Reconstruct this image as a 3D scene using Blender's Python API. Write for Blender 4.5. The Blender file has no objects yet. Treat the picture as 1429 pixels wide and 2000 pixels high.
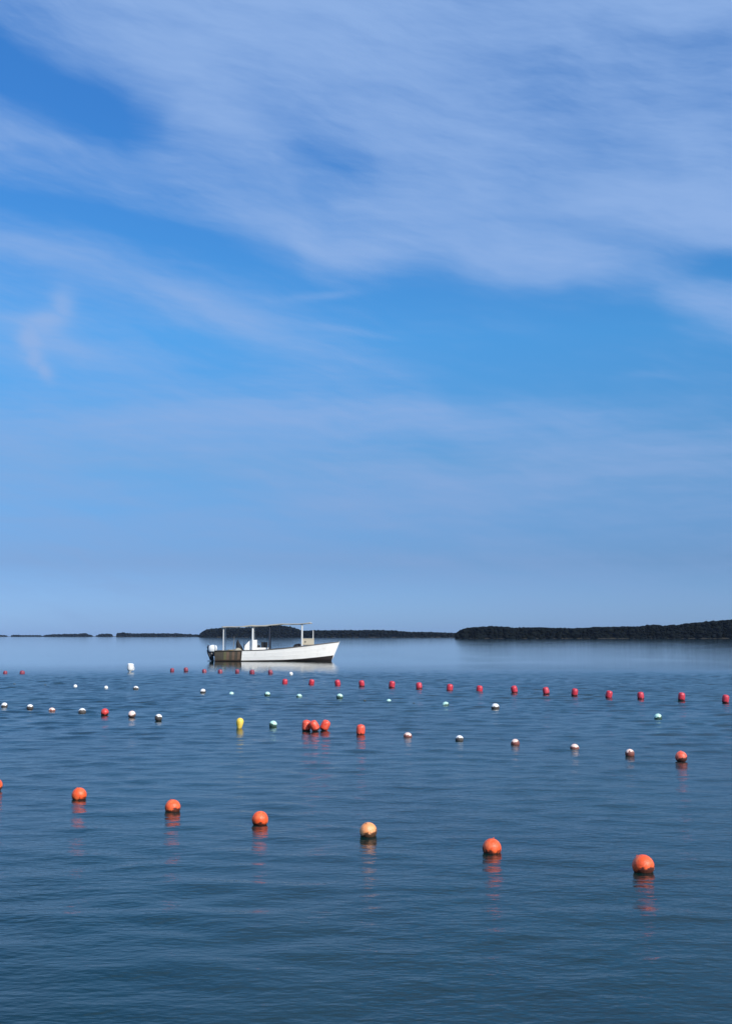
import bpy, bmesh, math, random
import numpy as np
from mathutils import Vector, Matrix, noise as mnoise

random.seed(7)
rng = np.random.default_rng(7)
scn = bpy.context.scene
COL = scn.collection
R = math.radians

# ------------------------------------------------------------------ camera
F = 2200.0                     # focal length in photograph pixels (2000 px tall)
H_CAM = 1.6
HORIZON = 1242.5
TH = math.atan((HORIZON - 1000.0) / F)
cam = bpy.data.cameras.new('camera')
cam.sensor_fit = 'VERTICAL'
cam.sensor_height = 24.0
cam.lens = F / 2000.0 * 24.0
cam.clip_start = 0.1
cam.clip_end = 30000
cam_o = bpy.data.objects.new('camera', cam)
cam_o.location = (0, 0, H_CAM)
cam_o.rotation_euler = (math.pi / 2 + TH, 0, 0)
COL.objects.link(cam_o)
scn.camera = cam_o

# ------------------------------------------------------------------ light
SUN_AZ, SUN_EL = R(137), R(35)     # azimuth clockwise from +Y
to_sun = Vector((math.cos(SUN_EL) * math.sin(SUN_AZ), math.cos(SUN_EL) * math.cos(SUN_AZ), math.sin(SUN_EL)))
sun = bpy.data.lights.new('sun', 'SUN')
sun.energy = 5.0
sun.angle = R(0.55)
sun.color = (1.0, 0.95, 0.86)
sun_o = bpy.data.objects.new('sun', sun)
sun_o.rotation_euler = to_sun.to_track_quat('Z', 'Y').to_euler()
sun_o.location = (20, -20, 40)
COL.objects.link(sun_o)

scn.view_settings.view_transform = 'Standard'
scn.view_settings.look = 'None'
scn.view_settings.exposure = 0.0
scn.view_settings.gamma = 1.0
scn.view_settings.use_curve_mapping = False


def ray(px, py):
    a, b = (px - 714.5) / F, (1000.0 - py) / F
    return Vector((a, math.cos(TH) - b * math.sin(TH), math.sin(TH) + b * math.cos(TH)))


def water_point(px, py):
    """point of the water sheet seen there, and metres per photograph pixel at it"""
    d = ray(px, py)
    t = -H_CAM / d.z
    return Vector((d.x * t, d.y * t, 0)), t / F


def azel(px, py):
    d = ray(px, py).normalized()
    return math.atan2(d.x, d.y), math.asin(d.z)


# ------------------------------------------------------------------ world
world = bpy.data.worlds.new('World')
scn.world = world
world.use_nodes = True
world.cycles.sampling_method = 'MANUAL'
world.cycles.sample_map_resolution = 256
NT = world.node_tree
NT.nodes.clear()


class G:
    """tiny node-graph writer"""
    def __init__(self, nt):
        self.nt = nt

    def n(self, t, **kw):
        nd = self.nt.nodes.new(t)
        for k, v in kw.items():
            setattr(nd, k, v)
        return nd

    def link(self, a, b):
        if isinstance(a, (int, float, tuple, list)):
            b.default_value = a
        else:
            self.nt.links.new(a, b)

    def m(self, op, a, b=None, c=None, clamp=False):
        nd = self.n('ShaderNodeMath', operation=op, use_clamp=clamp)
        self.link(a, nd.inputs[0])
        if b is not None:
            self.link(b, nd.inputs[1])
        if c is not None:
            self.link(c, nd.inputs[2])
        return nd.outputs[0]

    def smooth(self, x, lo, hi, a=0.0, b=1.0):
        nd = self.n('ShaderNodeMapRange', interpolation_type='SMOOTHSTEP')
        self.link(x, nd.inputs[0])
        for i, v in enumerate((lo, hi, a, b)):
            self.link(v, nd.inputs[i + 1])
        return nd.outputs[0]

    def xyz(self, x, y, z=0.0):
        nd = self.n('ShaderNodeCombineXYZ')
        for i, v in enumerate((x, y, z)):
            self.link(v, nd.inputs[i])
        return nd.outputs[0]

    def noise(self, vec, scale, detail=4.0, rough=0.55, dist=0.0, out='Fac'):
        nd = self.n('ShaderNodeTexNoise')
        self.link(vec, nd.inputs['Vector'])
        nd.inputs['Scale'].default_value = scale
        nd.inputs['Detail'].default_value = detail
        nd.inputs['Roughness'].default_value = rough
        nd.inputs['Distortion'].default_value = dist
        return nd.outputs[out]

    def mix(self, f, a, b, mode='MIX'):
        nd = self.n('ShaderNodeMix', data_type='RGBA', blend_type=mode)
        self.link(f, nd.inputs['Factor'])
        self.link(a, nd.inputs['A'])
        self.link(b, nd.inputs['B'])
        return nd.outputs['Result']


g = G(NT)
co = g.n('ShaderNodeTexCoord').outputs['Generated']
sep = g.n('ShaderNodeSeparateXYZ')
g.link(co, sep.inputs[0])
dx, dy, dz = sep.outputs
AZ = g.m('ARCTAN2', dx, dy)
EL = g.m('ARCSINE', dz)
sky = g.n('ShaderNodeTexSky', sky_type='NISHITA')
sky.sun_disc = False
sky.sun_elevation = SUN_EL
sky.sun_rotation = SUN_AZ
sky.altitude = 0
sky.air_density = 1.0
sky.dust_density = 0.6
sky.ozone_density = 2.5
SKYC = sky.outputs[0]

# domain warp, so no cloud edge is a clean curve
ae = g.xyz(AZ, EL)
w1 = g.noise(ae, 5.0, 3, 0.6, out='Color')
ws = g.n('ShaderNodeSeparateColor'); g.link(w1, ws.inputs[0])
wa = g.m('SUBTRACT', ws.outputs[0], 0.5)
wb = g.m('SUBTRACT', ws.outputs[1], 0.5)
AW = g.m('MULTIPLY_ADD', wa, 0.09, AZ)
EW = g.m('MULTIPLY_ADD', wb, 0.030, EL)
# long fibres falling gently to the right
tilt = 0.26
FU = g.m('MULTIPLY_ADD', EW, -tilt, AW)
FV = g.m('MULTIPLY_ADD', AW, tilt, EW)
fib = g.noise(g.xyz(g.m('MULTIPLY', FU, 3.6), g.m('MULTIPLY', FV, 21.0), 1.7), 1.0, 6, 0.70)
fin = g.noise(g.xyz(g.m('MULTIPLY', FU, 9.0), g.m('MULTIPLY', g.m('MULTIPLY_ADD', AZ, 0.07, EL), 95.0), 3.3), 1.0, 3, 0.62)
fib2 = g.noise(g.xyz(g.m('MULTIPLY', AW, 2.2), g.m('MULTIPLY', EW, 24.0), 5.2), 1.0, 5, 0.66)
puff = g.noise(g.xyz(g.m('MULTIPLY', FU, 5.0), g.m('MULTIPLY', FV, 8.5), 9.1), 1.0, 3, 0.55)


def edge_curve(pts):
    """elevation as a function of azimuth through the listed sky points"""
    nd = g.n('ShaderNodeFloatCurve')
    cv = nd.mapping.curves[0]
    q = sorted((azel(*p)[0] / 1.0 + 0.5, azel(*p)[1] / 0.7) for p in pts)
    while len(cv.points) < len(q):
        cv.points.new(0.5, 0.5)
    for p, (a, b) in zip(cv.points, q):
        p.location = (a, b)
    nd.mapping.extend = 'HORIZONTAL'
    nd.mapping.update()
    g.link(g.m('ADD', AW, 0.5), nd.inputs['Value'])
    return g.m('MULTIPLY', nd.outputs[0], 0.7)


def above(curve, lo, hi, el=None):
    return g.smooth(g.m('SUBTRACT', el or EW, curve), lo, hi)


AEW = g.xyz(AW, EW)


def blob(px, py, rx, ry, slope_px=0.0, src=None):
    """soft elliptic patch of sky; rx, ry in photo pixels; slope_px: fall per pixel to the right"""
    a0, e0 = azel(px, py)
    mp = g.n('ShaderNodeMapping', vector_type='TEXTURE')
    g.link(src or AEW, mp.inputs[0])
    mp.inputs[1].default_value = (a0, e0, 0)
    mp.inputs[2].default_value = (0, 0, -math.atan(slope_px))
    mp.inputs[3].default_value = (rx / F, ry / F, 1)
    dt = g.n('ShaderNodeVectorMath', operation='DOT_PRODUCT')
    g.link(mp.outputs[0], dt.inputs[0]); g.link(mp.outputs[0], dt.inputs[1])
    return g.m('POWER', 0.3679, dt.outputs['Value'])


E1 = edge_curve([(-600, 300), (-200, 350), (0, 400), (200, 432), (340, 445), (430, 478), (540, 512), (620, 556), (720, 562),
                 (800, 544), (860, 540), (930, 568), (1020, 584), (1120, 592), (1210, 602), (1300, 642), (1429, 680), (1700, 760)])
E3 = edge_curve([(-600, 745), (0, 742), (200, 748), (400, 738), (560, 706), (700, 712), (830, 728), (900, 766), (1100, 772), (1429, 792), (1900, 800)])
up = above(E1, -0.012, 0.036)
top = g.m('MULTIPLY', up, g.m('MULTIPLY_ADD', g.m('SUBTRACT', puff, 0.5), 0.85, 0.72))
low = g.m('MULTIPLY', g.m('SUBTRACT', 1.0, above(E3, -0.035, 0.012)), g.m('MULTIPLY_ADD', g.m('SUBTRACT', fib2, 0.5), 0.9, 0.44))
low = g.m('MULTIPLY', low, g.smooth(EL, 0.0, 0.13, 0.30, 0.92))
D = g.m('ADD', top, low)
for (px, py, rx, ry, sl, wgt) in [
        # openings of blue
        (60, 150, 210, 62, 0.36, -0.85), (235, 200, 110, 70, 0.2, -0.72), (-150, 90, 200, 60, 0.3, -0.7),
        (635, 345, 120, 88, 0.1, -0.40), (560, 265, 90, 40, 0.6, -0.18),
        (1430, 515, 130, 32, 0.12, -0.75), (1240, 470, 120, 40, 0.15, -0.25),
        (150, 345, 330, 36, 0.08, -0.30), (170, 415, 300, 20, 0.12, -0.35), (1120, 290, 240, 90, 0.2, -0.16),
        (1420, 60, 170, 90, 0.0, -0.22), (60, 20, 120, 60, 0.4, -0.30),
        # veils below the main edge
        (180, 560, 520, 130, 0.10, 0.17), (200, 545, 340, 50, 0.16, 0.22), (40, 478, 200, 24, 0.10, 0.20), (430, 600, 260, 46, 0.30, 0.10), (470, 630, 190, 30, 0.36, 0.24), (660, 695, 170, 26, 0.22, 0.24), (300, 800, 420, 34, 0.03, 0.14), (1050, 810, 420, 26, 0.02, 0.12),
        (90, 690, 260, 52, 0.05, 0.34), (20, 628, 80, 12, 0.0, 0.3), (620, 576, 90, 10, -0.12, 0.35),
        (690, 645, 100, 9, 0.12, 0.32), (1240, 742, 60, 9, 0.0, 0.18), (980, 640, 180, 18, 0.05, 0.14)]:
    D = g.m('MULTIPLY_ADD', blob(px, py, rx, ry, sl), wgt, D)
# small hooked wisp
W = None
AES = g.xyz(g.m('MULTIPLY_ADD', wa, 0.02, AZ), g.m('MULTIPLY_ADD', wb, 0.012, EL))
for (px, py, rx, ry, sl) in [(120, 600, 24, 34, 0.0), (92, 630, 42, 27, -0.3), (58, 662, 22, 34, 0.0), (66, 697, 27, 17, 2.2), (86, 724, 24, 13, 1.3)]:
    b = blob(px, py, rx, ry, sl, AES)
    W = b if W is None else g.m('MAXIMUM', W, b)
D = g.m('MULTIPLY_ADD', W, 0.52, D)
# fibres
D = g.m('MULTIPLY_ADD', g.m('SUBTRACT', fib, 0.5), 1.05, D)
D = g.m('MULTIPLY_ADD', g.m('SUBTRACT', fin, 0.5), g.m('MULTIPLY', g.smooth(EL, 0.06, 0.22, 0.45, 1.0), g.smooth(puff, 0.35, 0.62, 0.26, 0.08)), D)
D = g.m('MULTIPLY_ADD', g.m('SUBTRACT', fib2, 0.5), 0.48, D)
DENS = g.smooth(D, -0.12, 1.05)

# air colour: the physical sky, deepened the way the camera recorded it
tint = g.n('ShaderNodeValToRGB')
g.link(g.m('DIVIDE', g.m('MAXIMUM', EL, 0.0), 0.8, clamp=True), tint.inputs[0])
TINT = [(0.0, (.47, .79, 1.70)), (0.08, (.35, .56, 1.03)), (0.19, (.41, .76, 1.10)), (0.33, (.42, 1.07, 1.51)),
        (0.55, (.39, 1.05, 1.69)), (0.66, (.42, 1.12, 1.80)), (1.0, (.42, 1.12, 1.75))]
cr = tint.color_ramp
for _ in range(len(TINT) - 2):
    cr.elements.new(0.5)
for e, (p, c) in zip(cr.elements, TINT):
    e.position = p
    e.color = (c[0] / 2, c[1] / 2, c[2] / 2, 1)
air = g.mix(1.0, g.mix(1.0, SKYC, tint.outputs[0], 'MULTIPLY'), (2, 2, 2, 1), 'MULTIPLY')
CLOUD = (2.78, 4.46, 7.85, 1)
cc = g.mix(g.smooth(EL, 0.02, 0.26), (2.35, 3.75, 6.55, 1), CLOUD)
col = g.mix(g.m('MULTIPLY', DENS, 0.95), air, cc)
bg = g.n('ShaderNodeBackground')
g.link(col, bg.inputs[0])
bg.inputs[1].default_value = 0.1
out = g.n('ShaderNodeOutputWorld')
g.link(bg.outputs[0], out.inputs[0])

HAZE = 3.4e-5

# ================================================================== helpers
def tag(o, label=None, cat=None, group=None, kind=None):
    for k, v in (('label', label), ('category', cat), ('group', group), ('kind', kind)):
        if v:
            o[k] = v
    return o


def empty(name, loc, rz=0.0, rx=0.0, ry=0.0):
    o = bpy.data.objects.new(name, None)
    o.empty_display_size = 0.2
    o.location = loc
    o.rotation_euler = (rx, ry, rz)
    COL.objects.link(o)
    return o


def mesh_obj(name, me, mat, parent=None, smooth=False):
    if mat is not None and not me.materials:
        me.materials.append(mat)
    if smooth:
        me.polygons.foreach_set('use_smooth', [True] * len(me.polygons))
    o = bpy.data.objects.new(name, me)
    COL.objects.link(o)
    if parent:
        o.parent = parent
    return o


def bm_obj(name, bm, mat, parent=None, smooth=False):
    me = bpy.data.meshes.new(name)
    bmesh.ops.recalc_face_normals(bm, faces=bm.faces)
    bm.to_mesh(me)
    bm.free()
    return mesh_obj(name, me, mat, parent, smooth)


def box(bm, c, s, rot=None, bevel=0.0):
    r = bmesh.ops.create_cube(bm, size=1.0)
    M = Matrix.Translation(Vector(c)) @ (rot.to_matrix().to_4x4() if rot is not None else Matrix()) @ Matrix.Diagonal((*s, 1))
    bmesh.ops.transform(bm, matrix=M, verts=r['verts'])
    if bevel:
        es = list({e for v in r['verts'] for e in v.link_edges})
        bmesh.ops.bevel(bm, geom=es, offset=bevel, segments=2, affect='EDGES', profile=0.6)


def tube(bm, a, b, r0, r1=None, seg=8):
    a, b = Vector(a), Vector(b)
    d = b - a
    r = bmesh.ops.create_cone(bm, cap_ends=True, segments=seg, radius1=r0, radius2=r0 if r1 is None else r1, depth=d.length)
    M = Matrix.Translation((a + b) / 2) @ d.to_track_quat('Z', 'Y').to_matrix().to_4x4()
    bmesh.ops.transform(bm, matrix=M, verts=r['verts'])


def lathe(bm, prof, seg=24, M=Matrix()):
    rings = []
    for (r, z) in prof:
        if r < 1e-6:
            rings.append([bm.verts.new(M @ Vector((0, 0, z)))])
        else:
            rings.append([bm.verts.new(M @ Vector((r * math.cos(2 * math.pi * k / seg), r * math.sin(2 * math.pi * k / seg), z))) for k in range(seg)])
    for p, q in zip(rings[:-1], rings[1:]):
        for k in range(seg):
            l = (k + 1) % seg
            if len(p) == 1:
                bm.faces.new((p[0], q[k], q[l]))
            elif len(q) == 1:
                bm.faces.new((p[k], p[l], q[0]))
            else:
                bm.faces.new((p[k], p[l], q[l], q[k]))


def sweep(bm, path, r, seg=6, closed=False):
    P = [Vector(p) for p in path]
    n = len(P)
    rings = []
    for i in range(n):
        t = (P[(i + 1) % n] - P[i - 1]) if closed else (P[min(i + 1, n - 1)] - P[max(i - 1, 0)])
        q = t.to_track_quat('Z', 'Y')
        rings.append([bm.verts.new(P[i] + q @ Vector((r * math.cos(2 * math.pi * k / seg), r * math.sin(2 * math.pi * k / seg), 0))) for k in range(seg)])
    for i in range(n if closed else n - 1):
        p, q = rings[i], rings[(i + 1) % n]
        for k in range(seg):
            l = (k + 1) % seg
            bm.faces.new((p[k], p[l], q[l], q[k]))
    if not closed:
        bm.faces.new(rings[0][::-1]); bm.faces.new(rings[-1])


def material(name, color, rough=0.5, spread=0.15, scale=6.0, bump=0.0, bump_scale=40.0, metallic=0.0, spec=0.5, dirt=None, dirt_amt=0.4, dirt_scale=3.0, coat=0.0):
    """paint / plastic / cloth with mottling and optional blotches of dirt"""
    m = bpy.data.materials.new(name)
    m.use_nodes = True
    k = G(m.node_tree)
    b = m.node_tree.nodes['Principled BSDF']
    tc = k.n('ShaderNodeTexCoord').outputs['Object']
    oi = k.n('ShaderNodeObjectInfo').outputs['Random']
    vec = k.n('ShaderNodeVectorMath', operation='ADD')
    k.link(tc, vec.inputs[0])
    k.link(k.xyz(k.m('MULTIPLY', oi, 37.0), k.m('MULTIPLY', oi, 11.0), 0.0), vec.inputs[1])
    v = vec.outputs[0]
    n1 = k.noise(v, scale, 5, 0.6)
    f = k.m('MULTIPLY_ADD', k.m('SUBTRACT', n1, 0.5), spread * 2, 1.0)
    c = k.mix(1.0, (*color, 1), k.xyz(f, f, f), 'MULTIPLY')
    if dirt:
        d = k.smooth(k.noise(v, dirt_scale, 6, 0.65), 0.52, 0.72)
        c = k.mix(k.m('MULTIPLY', d, dirt_amt), c, (*dirt, 1))
    k.link(c, b.inputs['Base Color'])
    k.link(k.m('MULTIPLY_ADD', k.m('SUBTRACT', n1, 0.5), 0.3, rough), b.inputs['Roughness'])
    b.inputs['Metallic'].default_value = metallic
    b.inputs['Specular IOR Level'].default_value = spec
    b.inputs['Coat Weight'].default_value = coat
    if bump:
        bp = k.n('ShaderNodeBump')
        bp.inputs['Strength'].default_value = 1.0
        bp.inputs['Distance'].default_value = bump
        k.link(k.noise(v, bump_scale, 4, 0.6), bp.inputs['Height'])
        k.link(bp.outputs[0], b.inputs['Normal'])
    return m


# ================================================================== water
def water_material():
    m = bpy.data.materials.new('sea_water')
    m.use_nodes = True
    k = G(m.node_tree)
    b = m.node_tree.nodes['Principled BSDF']
    pos = k.n('ShaderNodeNewGeometry').outputs['Position']
    s = k.n('ShaderNodeSeparateXYZ'); k.link(pos, s.inputs[0])
    X, Y = s.outputs[0], s.outputs[1]
    # the breeze reaches the near water; beyond some tens of metres it lies slick
    wind = k.smooth(Y, 70.0, 40.0, 0.12, 1.0)
    patch = k.noise(k.xyz(k.m('MULTIPLY', X, 0.16), k.m('MULTIPLY', Y, 0.07)), 1.0, 3, 0.6)
    patch = k.smooth(patch, 0.30, 0.68, 0.45, 1.25)
    amp = k.m('MULTIPLY', wind, patch)
    def layer(lx, ly, seed, detail, rough):
        return k.noise(k.xyz(k.m('DIVIDE', X, lx), k.m('DIVIDE', Y, ly), seed), 1.0, detail, rough)
    h = k.m('MULTIPLY', layer(0.85, 0.42, 3.1, 2, 0.5), 0.018)
    h = k.m('MULTIPLY_ADD', layer(0.22, 0.12, 7.7, 3, 0.55), 0.0330, h)
    h = k.m('MULTIPLY_ADD', layer(0.09, 0.05, 1.3, 2, 0.5), 0.0110, h)
    bp = k.n('ShaderNodeBump')
    bp.inputs['Distance'].default_value = 1.0
    k.link(k.m('MULTIPLY', amp, WAVE), bp.inputs['Strength'])
    k.link(h, bp.inputs['Height'])
    k.link(bp.outputs[0], b.inputs['Normal'])
    n2 = k.noise(k.xyz(k.m('MULTIPLY', X, 0.35), k.m('MULTIPLY', Y, 0.12), 4.0), 1.0, 4, 0.6)
    k.link(k.mix(k.smooth(n2, 0.3, 0.7), (0.0012, 0.0145, 0.0145, 1), (0.0020, 0.0210, 0.0190, 1)), b.inputs['Base Color'])
    k.link(k.m('MULTIPLY_ADD', wind, 0.12, 0.03), b.inputs['Roughness'])      # capillary ripples too fine to model
    b.inputs['IOR'].default_value = 1.333
    return m


WAVE = 0.48
WAVE_NEAR, WAVE_MID = 0.0013, 0.0036
FINE0, FINE1, NEAR1 = 3.5, 60.0, 22.0
ys = np.concatenate([[-300, -100, -30, -8, 0, 2.5], np.concatenate([np.arange(FINE0, 20, 0.055), np.arange(20, FINE1, 0.07)]), np.geomspace(FINE1 + 0.2, 9000, 60)])
xf = np.arange(-NEAR1, NEAR1 + 0.01, 0.12)
xo = np.geomspace(NEAR1 + 0.4, 6000, 30)
xs = np.concatenate([-xo[::-1], xf, xo])
XX, YY = np.meshgrid(xs, ys)
ZZ = np.zeros_like(XX)
for i in range(56):
    lam = 0.26 * (1.0 / 0.26) ** (rng.random() ** 1.2)
    th = R(90) + rng.normal(0, 0.62)
    kk = 2 * math.pi / lam
    ZZ += lam * np.sin(kk * (XX * math.cos(th) + YY * math.sin(th)) + rng.random() * 6.283)
# gusts: livelier and calmer patches; the breeze dies out some fifty metres off
gust = 0.88 + 0.22 * np.sin(XX * 0.31 + 1.3 * np.sin(YY * 0.11) + 0.5) * np.sin(YY * 0.23 + 0.8 * np.sin(XX * 0.17))
sst = lambda q: q * q * (3 - 2 * q)
breeze = WAVE_NEAR + (WAVE_MID - WAVE_NEAR) * sst(np.clip((YY - 8) / 16, 0, 1))
fade = np.clip((YY - FINE0) / 3, 0, 1) * sst(np.clip((57 - YY) / 15, 0, 1)) * np.clip((NEAR1 - np.abs(XX)) / 2, 0, 1)
ZZ *= gust * breeze * fade
nx, ny = len(xs), len(ys)
idx = np.arange(nx * ny).reshape(ny, nx)
quads = np.stack([idx[:-1, :-1], idx[:-1, 1:], idx[1:, 1:], idx[1:, :-1]], -1).reshape(-1, 4)
me = bpy.data.meshes.new('sea')
me.vertices.add(nx * ny)
me.vertices.foreach_set('co', np.stack([XX, YY, ZZ], -1).astype(np.float32).ravel())
me.loops.add(quads.size)
me.loops.foreach_set('vertex_index', quads.ravel().astype(np.int32))
me.polygons.add(len(quads))
me.polygons.foreach_set('loop_start', np.arange(0, quads.size, 4, dtype=np.int32))
me.update(calc_edges=True)
sea = mesh_obj('water', me, water_material(), smooth=True)
tag(sea, 'calm blue sea rippled near the viewer and slick towards the horizon', 'sea', kind='structure')


# ================================================================== far shores
def leaf_material(name, dark, light):
    m = bpy.data.materials.new(name)
    m.use_nodes = True
    k = G(m.node_tree)
    b = m.node_tree.nodes['Principled BSDF']
    pos = k.n('ShaderNodeNewGeometry')
    n = k.noise(pos.outputs['Position'], 0.35, 4, 0.6)
    k.link(k.mix(k.smooth(n, 0.35, 0.65), (*dark, 1), (*light, 1)), b.inputs['Base Color'])
    b.inputs['Roughness'].default_value = 0.9
    b.inputs['Specular IOR Level'].default_value = 0.0
    return m


M_LEAF = leaf_material('dark_foliage', (0.005, 0.007, 0.008), (0.008, 0.0105, 0.010))
M_BANK = material('shore_mud', (0.035, 0.032, 0.026), 0.9, 0.3, 0.3, spec=0.2)


def px_curve(pts, x):
    return float(np.interp(x, [p[0] for p in pts], [p[1] for p in pts]))


ICO = None
def ico_verts():
    global ICO
    if ICO is None:
        b = bmesh.new()
        bmesh.ops.create_icosphere(b, subdivisions=1, radius=1.0)
        b.verts.ensure_lookup_table()
        ICO = (np.array([v.co[:] for v in b.verts]), np.array([[v.index for v in f.verts] for f in b.faces]))
        b.free()
    return ICO


def wood(name, base_px, skyline, label, depth, density, crown, bank_h, ground_label, x_pad=0.0, thin=1.0):
    """a wooded shore: crowns heaped along it up to the skyline, on a low bank. skyline: [(photo x, photo y)]"""
    Y0 = H_CAM * F / (base_px - HORIZON)          # distance of the waterline
    s = Y0 / F
    x0, x1 = skyline[0][0], skyline[-1][0]
    W0, W1 = (x0 - 714.5) * s, (x1 - 714.5) * s
    V, Fc, nv = [], [], 0
    iv, fc = ico_verts()
    n = int((W1 - W0) * density)
    for i in range(n):
        wx = random.uniform(W0, W1)
        back = random.random() ** 1.3
        wy = Y0 + 2 + back * depth
        px = 714.5 + wx / wy * F
        if px < x0 or px > x1:
            continue
        top = H_CAM + (HORIZON - px_curve(skyline, px)) * wy / F
        hgt = top * (random.uniform(0.45, 1.0) if back < 0.35 else random.uniform(0.80, 1.0))
        if hgt < 0.4:
            continue
        rr = min(crown * random.choice((0.7, 0.9, 1.1, 1.4, 1.9)), hgt * 0.5 + 0.3)
        # a tree: stack of lumpy masses from the ground to its top
        z = hgt - rr * 0.8
        for j in range(4):
            if z < -rr * 0.5 and j:
                break
            c = np.array([wx + random.uniform(-.5, .5) * rr, wy + random.uniform(-.4, .4) * rr, max(z, rr * 0.25)])
            lump = 1 + 0.22 * np.sin(iv @ rng.normal(0, 4, 3) + rng.random() * 6) + 0.15 * np.sin(iv @ rng.normal(0, 8, 3))
            v = iv * lump[:, None] * np.array([rr * random.uniform(.8, 1.25), rr * random.uniform(.8, 1.2), rr * random.uniform(.6, .85)]) + c
            V.append(v); Fc.append(fc + nv); nv += len(v)
            z -= rr * random.uniform(0.9, 1.3)
    V, Fc = np.concatenate(V), np.concatenate(Fc)
    m2 = bpy.data.meshes.new(name)
    m2.vertices.add(len(V)); m2.vertices.foreach_set('co', V.astype(np.float32).ravel())
    m2.loops.add(Fc.size); m2.loops.foreach_set('vertex_index', Fc.ravel().astype(np.int32))
    m2.polygons.add(len(Fc)); m2.polygons.foreach_set('loop_start', np.arange(0, Fc.size, 3, dtype=np.int32))
    m2.update(calc_edges=True)
    tag(mesh_obj(name, m2, M_LEAF), label, 'woodland', kind='stuff')
    # bank it stands on
    bm = bmesh.new()
    rows = []
    m_ = 60
    for i in range(m_ + 1):
        t = i / m_
        wx = W0 + (W1 - W0) * t
        e = min(1.0, min(t, 1 - t) * 14 + 0.05)
        jag = mnoise.noise(Vector((wx * 0.06, base_px, 0))) * depth * 0.04
        rows.append([bm.verts.new((wx, Y0 + q * depth * 1.1 + jag * (1 - q), zz * bank_h * e)) for q, zz in ((0, -0.4), (0.03, 0.35), (0.08, 0.8), (0.5, 1.1), (0.95, 0.8), (1.05, -0.5))])
    for p, q in zip(rows[:-1], rows[1:]):
        for a in range(5):
            bm.faces.new((p[a], q[a], q[a + 1], p[a + 1]))
    bm.faces.new(rows[0]); bm.faces.new(rows[-1][::-1])
    tag(bm_obj(name.replace('wood', 'ground'), bm, M_BANK), ground_label, 'shore', kind='structure')


wood('headland_wood', 1247.2,
     [(893, 1236), (900, 1229), (912, 1225.5), (930, 1224.5), (955, 1222.5), (985, 1223.5), (1000, 1225.5), (1060, 1225), (1110, 1227), (1140, 1225.5),
      (1180, 1224), (1240, 1223), (1262, 1221), (1278, 1219), (1290, 1222), (1300, 1221.5), (1310, 1219.5), (1318, 1221), (1330, 1218), (1370, 1214.5), (1400, 1211.5), (1429, 1209.5), (1500, 1204), (1700, 1190)],
     'dark wooded headland on the right, nearest of the far shores', 60, 34.0, 1.15, 1.0, 'low muddy bank under the dark headland on the right')
wood('far_shore_wood', 1245.0,
     [(575, 1236), (600, 1231), (640, 1230.5), (690, 1230.5), (730, 1230.0), (765, 1231), (800, 1233.5), (850, 1234.5), (880, 1235.5), (900, 1236), (960, 1236)],
     'low dark strip of woodland between the boat and the headland', 70, 13.0, 1.5, 1.5, 'low bank under the strip of woodland beside the headland')
wood('island_wood', 1244.8,
     [(392, 1238), (398, 1233), (405, 1229), (416, 1227.5), (430, 1226.5), (470, 1226), (500, 1224), (512, 1221.5), (540, 1220.5), (558, 1222), (575, 1226), (590, 1231), (620, 1237)],
     'dark wooded island straight behind the boat canopy', 80, 16.0, 1.7, 1.5, 'low bank under the wooded island behind the boat')
wood('sandspit_wood', 1244.0,
     [(228, 1240), (232, 1235.5), (246, 1235), (262, 1236.5), (310, 1236.5), (345, 1236.5), (380, 1238.5), (420, 1238.5)],
     'long low dark strip of trees reaching left from the boat', 90, 3.0, 3.0, 1.2, 'low bank under the long tree strip left of the boat')
wood('islet_wood', 1243.8,
     [(190, 1241), (196, 1238), (215, 1237), (220, 1238), (222, 1241)],
     'tiny dark islet between two gaps on the left horizon', 70, 4.0, 2.8, 1.2, 'low bank of the tiny islet on the left horizon')
wood('islet_wood', 1243.8,
     [(84, 1241), (95, 1239.5), (118, 1238), (158, 1237.5), (163, 1236.5), (170, 1236), (174, 1238), (182, 1240), (184, 1241)],
     'small dark islet with a clump of trees at its right end', 80, 4.0, 2.8, 1.2, 'low bank of the small islet left of the tiny one')
wood('islet_wood', 1243.7,
     [(-120, 1239), (-40, 1239.5), (14, 1240), (18, 1241)],
     'faint low strip of land at the left edge of the horizon', 80, 2.5, 2.6, 1.0, 'low bank of the land strip at the left edge')
wood('islet_wood', 1243.7,
     [(22, 1240.5), (30, 1239.5), (45, 1240), (84, 1240.3)],
     'faint thin dark line of land left of the small islet', 80, 2.5, 2.4, 1.0, 'low bank of the thin land line on the left')

# ================================================================== boat
M_WHITE = material('white_hull_paint', (0.86, 0.84, 0.80), 0.35, 0.05, 2.0, dirt=(0.42, 0.36, 0.28), dirt_amt=0.25, dirt_scale=2.2)
M_BROWN = material('weathered_brown_hull', (0.075, 0.048, 0.032), 0.6, 0.5, 3.0, dirt=(0.060, 0.066, 0.024), dirt_amt=0.8, dirt_scale=2.2)
M_BOTTOM = material('dark_antifouling', (0.018, 0.012, 0.012), 0.7, 0.3, 4.0)
M_RAIL = material('grey_gunwale_rubber', (0.10, 0.09, 0.08), 0.6, 0.2, 5.0)
M_DECK = material('sandy_deck_paint', (0.38, 0.34, 0.27), 0.7, 0.2, 4.0)
M_TAN = material('tan_locker', (0.50, 0.44, 0.33), 0.6, 0.15, 4.0)
M_CANOPY = material('sun_bleached_canvas', (0.33, 0.32, 0.285), 0.9, 0.12, 3.0, bump=0.004, bump_scale=30.0, spec=0.2)
M_STEEL = material('white_painted_post', (0.72, 0.72, 0.70), 0.4, 0.08, 6.0)
M_DARKP = material('dark_post_paint', (0.018, 0.025, 0.045), 0.5, 0.2, 6.0)
M_BLACK = material('black_plastic', (0.012, 0.012, 0.014), 0.5, 0.2, 8.0)
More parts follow.
